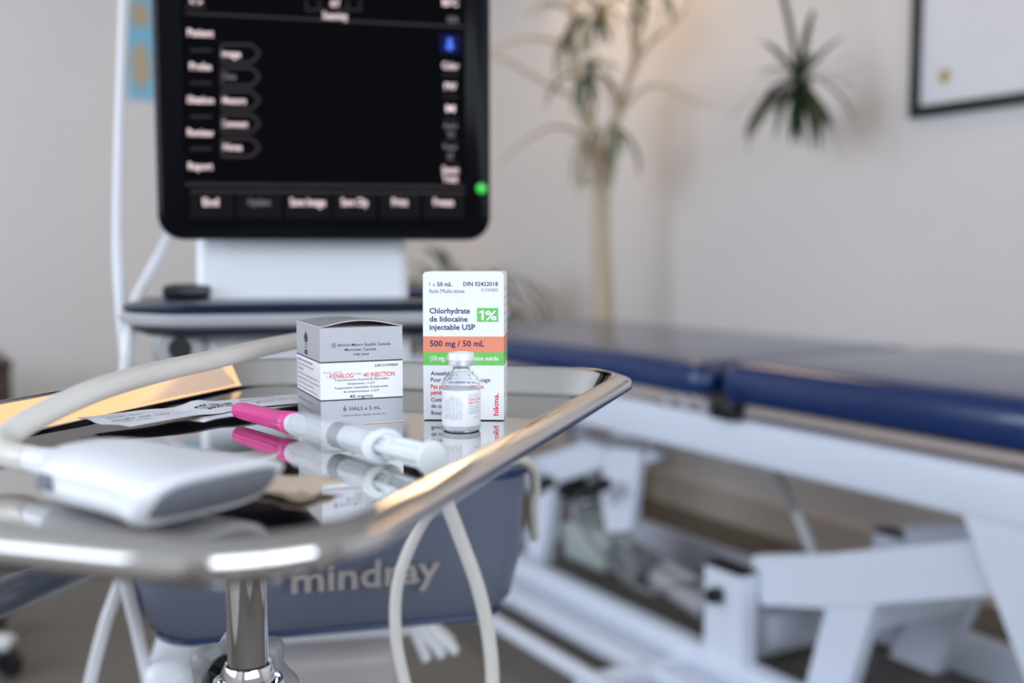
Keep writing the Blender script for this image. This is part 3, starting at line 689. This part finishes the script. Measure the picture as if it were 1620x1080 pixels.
for i, (s, wd, bo) in enumerate((('SUSPENSION INJECTABLE DE', 44, .02), ('POUR USAGE INTRAMUSCULAIRE', 46, .0), ('SEULEMENT', 18, 0), ('Triamcinolone Acetonide Injectable Suspension', 58, 0),
                             ('Suspension injectable pour usage intramusculaire', 60, 0), ('40 mg/mL sterile suspension, shake well before use', 47, 0), ('Store at room temperature, protect from freezing', 56, 0))):
    T_(s, 2, 33.6 - i * 2.75, lf, cap=1.35, width=wd, bold=bo)
T_('Bristol-Myers Squibb Canada Co.', 4, 9.6, lf, cap=1.4, width=44); T_('Montréal, Canada H4S 0A4', 8, 5.2, lf, cap=1.4, width=40)
obj('small_print', bm, INKG, kc, smooth=False)

# ------------------------------------------------------------------ lidocaine carton
LW, LD, LH = .0482, .048, .0880
lc = thing('white_anaesthetic_carton', 'tall white carton with coral and green bands behind the glass vial', 'carton', (-.0530, .6382, TZ), -math.radians(2.0))
bm = bmesh.new(); zs = [0, .0332, .0411, .0505, LH]; ms = [0, 1, 2, 0]
Rg = [[bm.verts.new((a, b, z + (.0006 if z == 0 else 0))) for a, b in ((0, 0), (LW, 0), (LW, LD), (0, LD))] for z in zs]
ms = [0, 2, 1, 0]
for i in range(4):
    for k_ in range(4):
        f = bm.faces.new((Rg[i][k_], Rg[i][(k_ + 1) % 4], Rg[i + 1][(k_ + 1) % 4], Rg[i + 1][k_])); f.material_index = ms[i]
bm.faces.new(Rg[0][::-1]); bm.faces.new(Rg[-1])
bmesh.ops.bevel(bm, geom=[e for e in bm.edges if abs(e.verts[0].co.z - e.verts[1].co.z) > .001 or min(e.verts[0].co.z, e.verts[1].co.z) > .08], offset=.0005, segments=2, affect='EDGES')
obj('carton_body', bm, [PAPER, ORANGE, GREEN], lc, smooth=False)
bm = bmesh.new(); addbox(bm, (LW / 2, LD / 2, LH + .0004), (LW - .002, LD - .001, .0007)); obj('lid_flap', bm, PAPER, lc)
box('lid_crease', (LW / 2, .0035, LH + .0009), (LW - .006, .0006, .0003), PAPEREDGE, lc)
def bx_(x): return (x - 50) / 510 * 48.2
def bz_(y): return (978 - y) / 943 * 88.0
bm = bmesh.new()
def t_(s, x, y, hp, x1=None, al='L', bold=.0):
    addtext(bm, s, bx_(x) if al == 'L' else bx_(x1), bz_(y), ff, cap=hp * 1.13 / 943 * 88, width=((x1 - x) / 510 * 48.2) if x1 else None, align=al, bold=bold)
t_('50 mL', 141, 117, 24, 235, bold=.020); t_('DIN 02422018', 305, 115, 24, 523, 'R', .014)
t_('Chlorhydrate', 92, 290, 32, 347, bold=.020); t_('de lidocaïne', 92, 342, 32, 332, bold=.020); t_('injectable USP', 92, 394, 32, 380, bold=.020)
t_('500 mg / 50 mL', 93, 500, 34, 438, bold=.020)
t_('Anesthésique local', 97, 686, 24, 366, bold=.014); t_('Pour infiltration et blocage', 97, 727, 24, 474, bold=.014)
t_('Contient un agent', 99, 856, 24, 350, bold=.014); t_('de conservation', 99, 896, 24, 320, bold=.014); t_('Bouchon sans latex', 100, 940, 24, 350, bold=.014)
obj('indigo_lettering', bm, INKN, lc, smooth=False)
bm = bmesh.new(); t_('1 x', 92, 117, 22, 130); t_('fiole Multi-dose', 91, 160, 24, 312); t_('0122AJ02', 418, 148, 16, 523, 'R'); obj('thin_lettering', bm, mat('slate ink', (.12, .10, .2), .5), lc, smooth=False)
bm = bmesh.new(); t_("Pas pour l'administration", 98, 771, 25, 432, bold=.020); t_('péridurale', 98, 811, 25, 225, bold=.020)
addtext(bm, 'hikma.', bx_(526), bz_(944), ff, cap=36 / 943 * 88, width=145 / 943 * 88, rot=PI / 2, bold=.020)
obj('red_lettering', bm, INKR, lc, smooth=False)
bm = bmesh.new(); addquad(bm, bx_(391), bz_(343), bx_(525), bz_(255), lambda a, b: Vector((a * .001, -.00008, b * .001))); obj('green_square', bm, GREEN, lc, smooth=False)
bm = bmesh.new(); ff2 = lambda a, b: Vector((a * .001, -.00022, b * .001))
addtext(bm, '%', bx_(442), bz_(331), ff2, cap=60 / 943 * 88, width=74 / 510 * 48.2, bold=.02)
for q_ in ([(419, 331), (434, 331), (434, 268), (422, 268), (419, 275)], [(403, 286), (419, 284), (419, 275), (404, 277)]): bm.faces.new([bm.verts.new(ff2(bx_(a), bz_(b))) for a, b in q_])
obj('percent_lettering', bm, INKW, lc, smooth=False); bm = bmesh.new()
t_('(10 mg / mL)', 95, 592, 30, 262, bold=.02); t_('Solution stérile', 318, 590, 25, 527, bold=.02)
obj('white_lettering', bm, INKW, lc, smooth=False)
bm = bmesh.new()
rf_ = lambda a, b: Vector((LW + .00012, a * .001, b * .001))
for i in range(14): addtext(bm, 'USP injectable 50 mL lidocaïne', 4, 78 - i * 5, rf_, cap=1.4, width=38)
obj('side_print', bm, INKG, lc, smooth=False)

# ------------------------------------------------------------------ vial
vl = thing('glass_vial', 'small glass vial with pale cap and printed label in front of white carton', 'vial', (-.0287, .6035, TZ), 0)
gl = [(0, 0), (.0098, 0), (.0107, .0010), (.0109, .0022), (.0109, .0268), (.0104, .0290), (.0088, .0308), (.0062, .0325), (.0052, .0336), (.0049, .0350), (.0049, .0368), (.0062, .0372), (.0062, .0385), (.0042, .0385), (.0042, .0345), (.0056, .0322), (.0082, .0300), (.0099, .0280), (.0102, .0262), (.0102, .0026), (.0094, .0016), (0, .0014)]
lathe('glass_body', gl, GLASS, vl, 56)
lathe('contents', [(0, .0009), (.0096, .0010), (.01045, .0024), (.01045, .0225), (0, .0228)], LIQ, vl, 48)
lathe('stopper', [(0, .0350), (.0041, .0350), (.0041, .0384), (0, .0384)], mat('grey stopper', (.45, .46, .48), .5), vl, 32)
lathe('crimp_ring', [(.0052, .0366), (.0069, .0368), (.0071, .0376), (.0071, .0402), (.0052, .0402)], ALU, vl, 48, close=True)
lathe('flip_cap', [(0, .0395), (.0070, .0395), (.0074, .0400), (.0074, .0432), (.0070, .0440), (.0048, .0443), (.0046, .0439), (0, .0439)], CAPW, vl, 48)
bm = bmesh.new(); seg = 60; LB = []
R1 = .01098
for z in (.0034, .0044, .0232, .0236):
    LB.append([bm.verts.new((R1 * math.cos(a), R1 * math.sin(a), z)) for a in [2 * PI * .94 * k_ / seg + PI * .3 for k_ in range(seg + 1)]])
for a, b in zip(LB, LB[1:]):
    for k_ in range(seg): bm.faces.new((a[k_], a[k_ + 1], b[k_ + 1], b[k_]))
obj('label', bm, PAPER, vl)
def cyl(a, b):   # mm around from the camera facing side
    th = -PI / 2 + a * .001 / R1; return Vector(((R1 + .00008) * math.cos(th), (R1 + .00008) * math.sin(th), b * .001))
bm = bmesh.new()
for i in range(9): addtext(bm, random.choice(('Suspension injectable', 'Agiter avant usage', 'Usage intramusculaire', 'Bristol-Myers Squibb')), -10.0 + i * 1.35, 7.5, cyl, cap=.75, width=random.uniform(9, 13.5), rot=PI / 2)
for i, s in enumerate(('5 mL  40 mg/mL', 'Sterile / Stérile')): addtext(bm, s, 4.6, 21 - i * 1.3, cyl, cap=.7, width=7)
for i in range(4): addtext(bm, 'Triamcinolone Acetonide', 4.6, 14.6 - i * 1.3, cyl, cap=.8, width=8)
addtext(bm, '5 mL', 8, 8.2, cyl, cap=.9, width=4)
obj('label_print', bm, INKG, vl, smooth=False)
bm = bmesh.new(); addtext(bm, 'KENALOG-40', 4.6, 18.0, cyl, cap=1.15, width=9.5, bold=.015); addtext(bm, 'INJECTION', 4.6, 16.2, cyl, cap=1.15, width=7.5, bold=.015)
obj('red_label_print', bm, INKR, vl, smooth=False)

# ------------------------------------------------------------------ syringe
tip = Vector((-.1630, .6325, TZ + .0072)); ring_ = Vector((-.085, .5354, TZ + .0082))
dirn = (ring_ - tip).normalized()
sy = thing('syringe', 'clear syringe with capped pink needle lying across the tray', 'syringe', tip, 0)
sy.rotation_euler = dirn.to_track_quat('Z', 'Y').to_euler()
bm = bmesh.new(); n = 48; L = []
for z, r, rid in ((.0001, .0018, 0), (.0006, .0033, 0), (.002, .0046, 0), (.006, .0050, .3), (.048, .0055, .35), (.056, .0056, .35), (.058, .0057, 0), (.059, .0060, 0), (.0625, .0060, 0), (.063, .0062, 0), (.0695, .0066, .1), (.070, .0058, 0)):
    L.append([Vector(((r - rid * .001 * (k_ % 4 < 2)) * math.cos(2 * PI * k_ / n), (r - rid * .001 * (k_ % 4 < 2)) * math.sin(2 * PI * k_ / n), z)) for k_ in range(n)])
loops(bm, L); obj('needle_cap', bm, PINK, sy, ang=60)
lathe('needle', [(0, .020), (.0004, .022), (.0005, .060), (0, .060)], GUNM, sy, 10)
lathe('needle_hub', [(0, .058), (.0034, .058), (.0040, .070), (.0056, .0705), (.0058, .075), (0, .075)], MILKW, sy, 32)
lathe('barrel', [(0, .0735), (.0045, .0740), (.0066, .0760), (.0077, .0785), (.0077, .160), (.0068, .160), (.0067, .0800), (0, .0785)], CLEARW, sy, 48)
lathe('rubber_plunger', [(0, .115), (.002, .1155), (.0066, .119), (.0066, .121), (.0060, .122), (.0060, .124), (.0066, .125), (.0066, .127), (0, .127)], RUBBER, sy, 40)
bm = bmesh.new(); addlathe(bm, [(.0068, .1600), (.0076, .158), (.0112, .1610), (.0116, .1622), (.0110, .1632), (.0068, .1632)], 40, Matrix.Diagonal((1.0, .72, 1, 1)), close=True); obj('finger_flange', bm, MILKW, sy)
bm = bmesh.new(); addbox(bm, (0, 0, .165), (.0120, .0030, .074), .0004); addbox(bm, (0, 0, .165), (.0030, .0120, .074), .0004); addlathe(bm, [(0, .129), (.0044, .129), (.0044, .2), (0, .2)], 20)
for z in (.129, .150, .172): addlathe(bm, [(0, z), (.0060, z), (.0060, z + .0015), (0, z + .0015)], 24)
obj('plunger_rod', bm, MILKW, sy)
lathe('thumb_rest', [(0, .201), (.0070, .201), (.0078, .2018), (.0078, .2032), (.0070, .204), (0, .204)], MILKW, sy, 40)
bm = bmesh.new()
cy2 = lambda a, b: Vector((.00776 * math.cos(b), .00776 * math.sin(b), a))
vw = -(sy.rotation_euler.to_matrix().inverted() @ (tip - Vector((0, 0, H)))).normalized(); th0 = math.atan2(vw.y, vw.x)
for i in range(26):
    z = .082 + i * .0026; w0 = .18 if i % 5 else .32
    poly(bm, [(z, th0 + .5), (z + .0003, th0 + .5), (z + .0003, th0 + .5 + w0), (z, th0 + .5 + w0)], cy2)
obj('scale_marks', bm, INKG, sy, smooth=False)['kind'] = 'stuff'

# ------------------------------------------------------------------ peel pouch
pc = thing('needle_pouch', 'flat white paper needle pouch with fine print, lying behind pink cap', 'pouch', (-.2127, .593, TZ), math.atan2(.75, .66))
bm = bmesh.new(); N1, N2 = 30, 8; PL, PW = .160, .040
def ph_(s, t):
    return .0036 + .0008 * math.sin(s * 9 + 1.2 * t) * math.sin(PI * t) + .0026 * t * math.exp(-s * 5) + .0022 * math.exp(-((s - .45) / .05) ** 2) * t - .0012 * math.exp(-((s - .36) / .07) ** 2) + .0016 * math.sin(PI * s) + .0006 * math.sin(t * 12 + s * 5)
def pf(s, t, dz=0):
    return Vector((PL * s - .004 * (1 - s) * math.sin(t * PI * 1.3) - (.014 * t) * (1 - s), PW * t, ph_(s, t) + dz))
for dz, fl_ in ((0, 0), (-.0003, 1)):
    G = [[bm.verts.new(pf(i / N1, j / N2, dz)) for j in range(N2 + 1)] for i in range(N1 + 1)]
    for i in range(N1):
        for j in range(N2):
            q_ = (G[i][j], G[i + 1][j], G[i + 1][j + 1], G[i][j + 1]); bm.faces.new(q_ if not fl_ else q_[::-1])
obj('paper_face', bm, PAPERPEEL, pc, ang=60)
pt = lambda a, b: pf(a / 160, b / 40, .0003)
bm = bmesh.new()
for i, (s, wd) in enumerate((('Hypodermic Needle', 22), ('Aiguille hypodermique', 26), ('Sterile EO / Stérile', 20), ('Single use only', 34), ('Usage unique', 18))): addtext(bm, s, 8, 30 - i * 4.6, pt, cap=2.2, width=wd)
obj('fine_print', bm, INKK, pc, smooth=False); bm = bmesh.new()
for i, (s, wd) in enumerate((('REF 305180', 25), ('LOT 0122416', 24), ('2027-01-31', 26))): addtext(bm, s, 66, 28 - i * 6, pt, cap=3.4, width=wd, bold=.03)
for i, (s, wd) in enumerate((('Made in Canada', 24), ('Fabriqué au Canada', 28), ('Do not reuse', 18), ('Peel here', 30))): addtext(bm, s, 98, 30 - i * 5.5, pt, cap=2.2, width=wd)
obj('fine_print', bm, INKK, pc, smooth=False)
bm = bmesh.new()
G = [[bm.verts.new(pf(.05 + .9 * i / N1, .04 + .92 * j / N2, -.0008)) for j in range(N2 + 1)] for i in range(N1 + 1)]
for i in range(N1):
    for j in range(N2): bm.faces.new((G[i][j], G[i][j + 1], G[i + 1][j + 1], G[i + 1][j]))
obj('shaded_film_backing', bm, mat('shade-darkened film backing', (.03, .035, .05), .7, spec=.1), pc)  # film side coloured dark to stand in for the shadow beneath the pouch

# ------------------------------------------------------------------ torn wrapper
tw = thing('torn_paper_wrapper', 'crumpled torn tan paper wrapper lying behind the white probe', 'wrapper', (-.135, .463, TZ), math.radians(-22))
def crumple(name, x0, x1, y0, y1, m, amp, seed, lift, parent):
    rnd = random.Random(seed); bm = bmesh.new(); n1, n2 = 16, 7; G = []
    for i in range(n1 + 1):
        row = []
        for j in range(n2 + 1):
            s, t = i / n1, j / n2
            z = .0012 + lift * t + abs(amp * (math.sin(s * 11 + seed + 3 * t) + .6 * math.sin(t * 9 + s * 17)) * .5) + rnd.uniform(0, amp * .35)
            row.append(bm.verts.new((x0 + (x1 - x0) * s + rnd.uniform(-.001, .001), y0 + (y1 - y0) * t + .004 * math.sin(s * 6 + seed) + rnd.uniform(-.0012, .0012), z)))
        G.append(row)
    for i in range(n1):
        for j in range(n2): bm.faces.new((G[i][j], G[i + 1][j], G[i + 1][j + 1], G[i][j + 1]))
    o = obj(name, bm, m, parent, ang=25)
    md = o.modifiers.new('s', 'SOLIDIFY'); md.thickness = .0003
    return o
crumple('paper_strip', -.008, .062, -.012, .012, TAN, .0020, 2, .002, tw)
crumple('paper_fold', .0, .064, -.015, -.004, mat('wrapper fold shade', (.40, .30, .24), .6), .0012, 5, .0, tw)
tf = thing('crumpled_film_wrapper', 'clear crumpled plastic wrapper piece behind the white probe near pink cap', 'wrapper', (-.190, .525, TZ), math.radians(-22))
crumple('film', .0, .075, -.015, .017, FOIL, .0022, 8, .001, tf)

# ------------------------------------------------------------------ ultrasound probe
P0 = Vector((-.184, .440, TZ + .0125)); P1 = Vector((-.108, .3850, TZ + .0145))
ax = (P1 - P0); PLn = ax.length; yaw = math.atan2(ax.y, ax.x)
pr = thing('ultrasound_probe', 'white linear ultrasound probe with grey face lying in the tray front', 'ultrasound probe', (P0.x, P0.y, TZ), yaw)
def psec(x, hw, ht, zc, e=3.2, n=32):
    out = []
    for k_ in range(n):
        a = 2 * PI * k_ / n; c, s = math.cos(a), math.sin(a)
        out.append(Vector((x, hw * math.copysign(abs(c) ** (2 / e), c), zc + ht * math.copysign(abs(s) ** (2 / e), s))))
    return out
bm = bmesh.new()
loops(bm, [psec(x, a, b, c, e) for x, a, b, c, e in ((-.004, .0075, .0065, .0115, 2), (.0, .012, .0085, .0115, 2.2), (.006, .0175, .0105, .012, 2.4), (.016, .0225, .0120, .0125, 2.6), (.035, .0240, .0125, .0130, 2.8),
     (.055, .0245, .0120, .0130, 3), (.072, .0265, .0115, .0130, 3.2), (.085, .0295, .0108, .0130, 3.6), (.0925, .0300, .0102, .0130, 4), (.0935, .0292, .0094, .0130, 4))])
for v in bm.verts:
    if v.co.x > .07: v.co.x += (v.co.x - .07) / .0235 * (v.co.z - .013) * 1.0
obj('probe_body', bm, mat('white probe shell', (.80, .81, .85), .3, var=.01), pr, ang=60)
bm = bmesh.new(); loops(bm, [psec(x, a, b, .013, 4) for x, a, b in ((.0925, .0262, .0078), (.0955, .0260, .0074), (.0970, .0245, .0060))])
for v in bm.verts: v.co.x += (v.co.z - .013) * 1.0 - .001
obj('acoustic_lens', bm, LENS, pr, ang=60)
lathe('strain_relief', [(0, -.030), (.0052, -.030), (.0062, -.018), (.0072, -.004), (.0080, .004), (0, .004)], WPLAST, pr, 28, Matrix.Translation((0, 0, .0115)) @ Matrix.Rotation(PI / 2, 4, 'Y'))
box('marker_ridge', (.022, -.0232, .012), (.010, .003, .006), LENS, pr, .001)
rb = P0 - ax.normalized() * .028; rb.z = TZ + .0115
pcb = thing('probe_cable', 'thick cream probe cable curving from the probe over the tray rim', 'cable')
tube('cable_jacket', [rb, rb - ax.normalized() * .010 + Vector((0, .0005, .0)), Vector((-.2245, .4690, .9625)), Vector((-.2300, .4830, .9660)), Vector((-.2235, .5000, .9730)), Vector((-.2085, .535, .9815)), Vector((-.1955, .59, .9845)),
     Vector((-.1800, .66, .9855)), Vector((-.1640, .74, .9865)), Vector((-.1500, .83, .984)), Vector((-.145, .93, .972)), Vector((-.150, 1.03, .952)), Vector((-.16, 1.13, .94))], .0060, CABLE, pcb, seg=20)
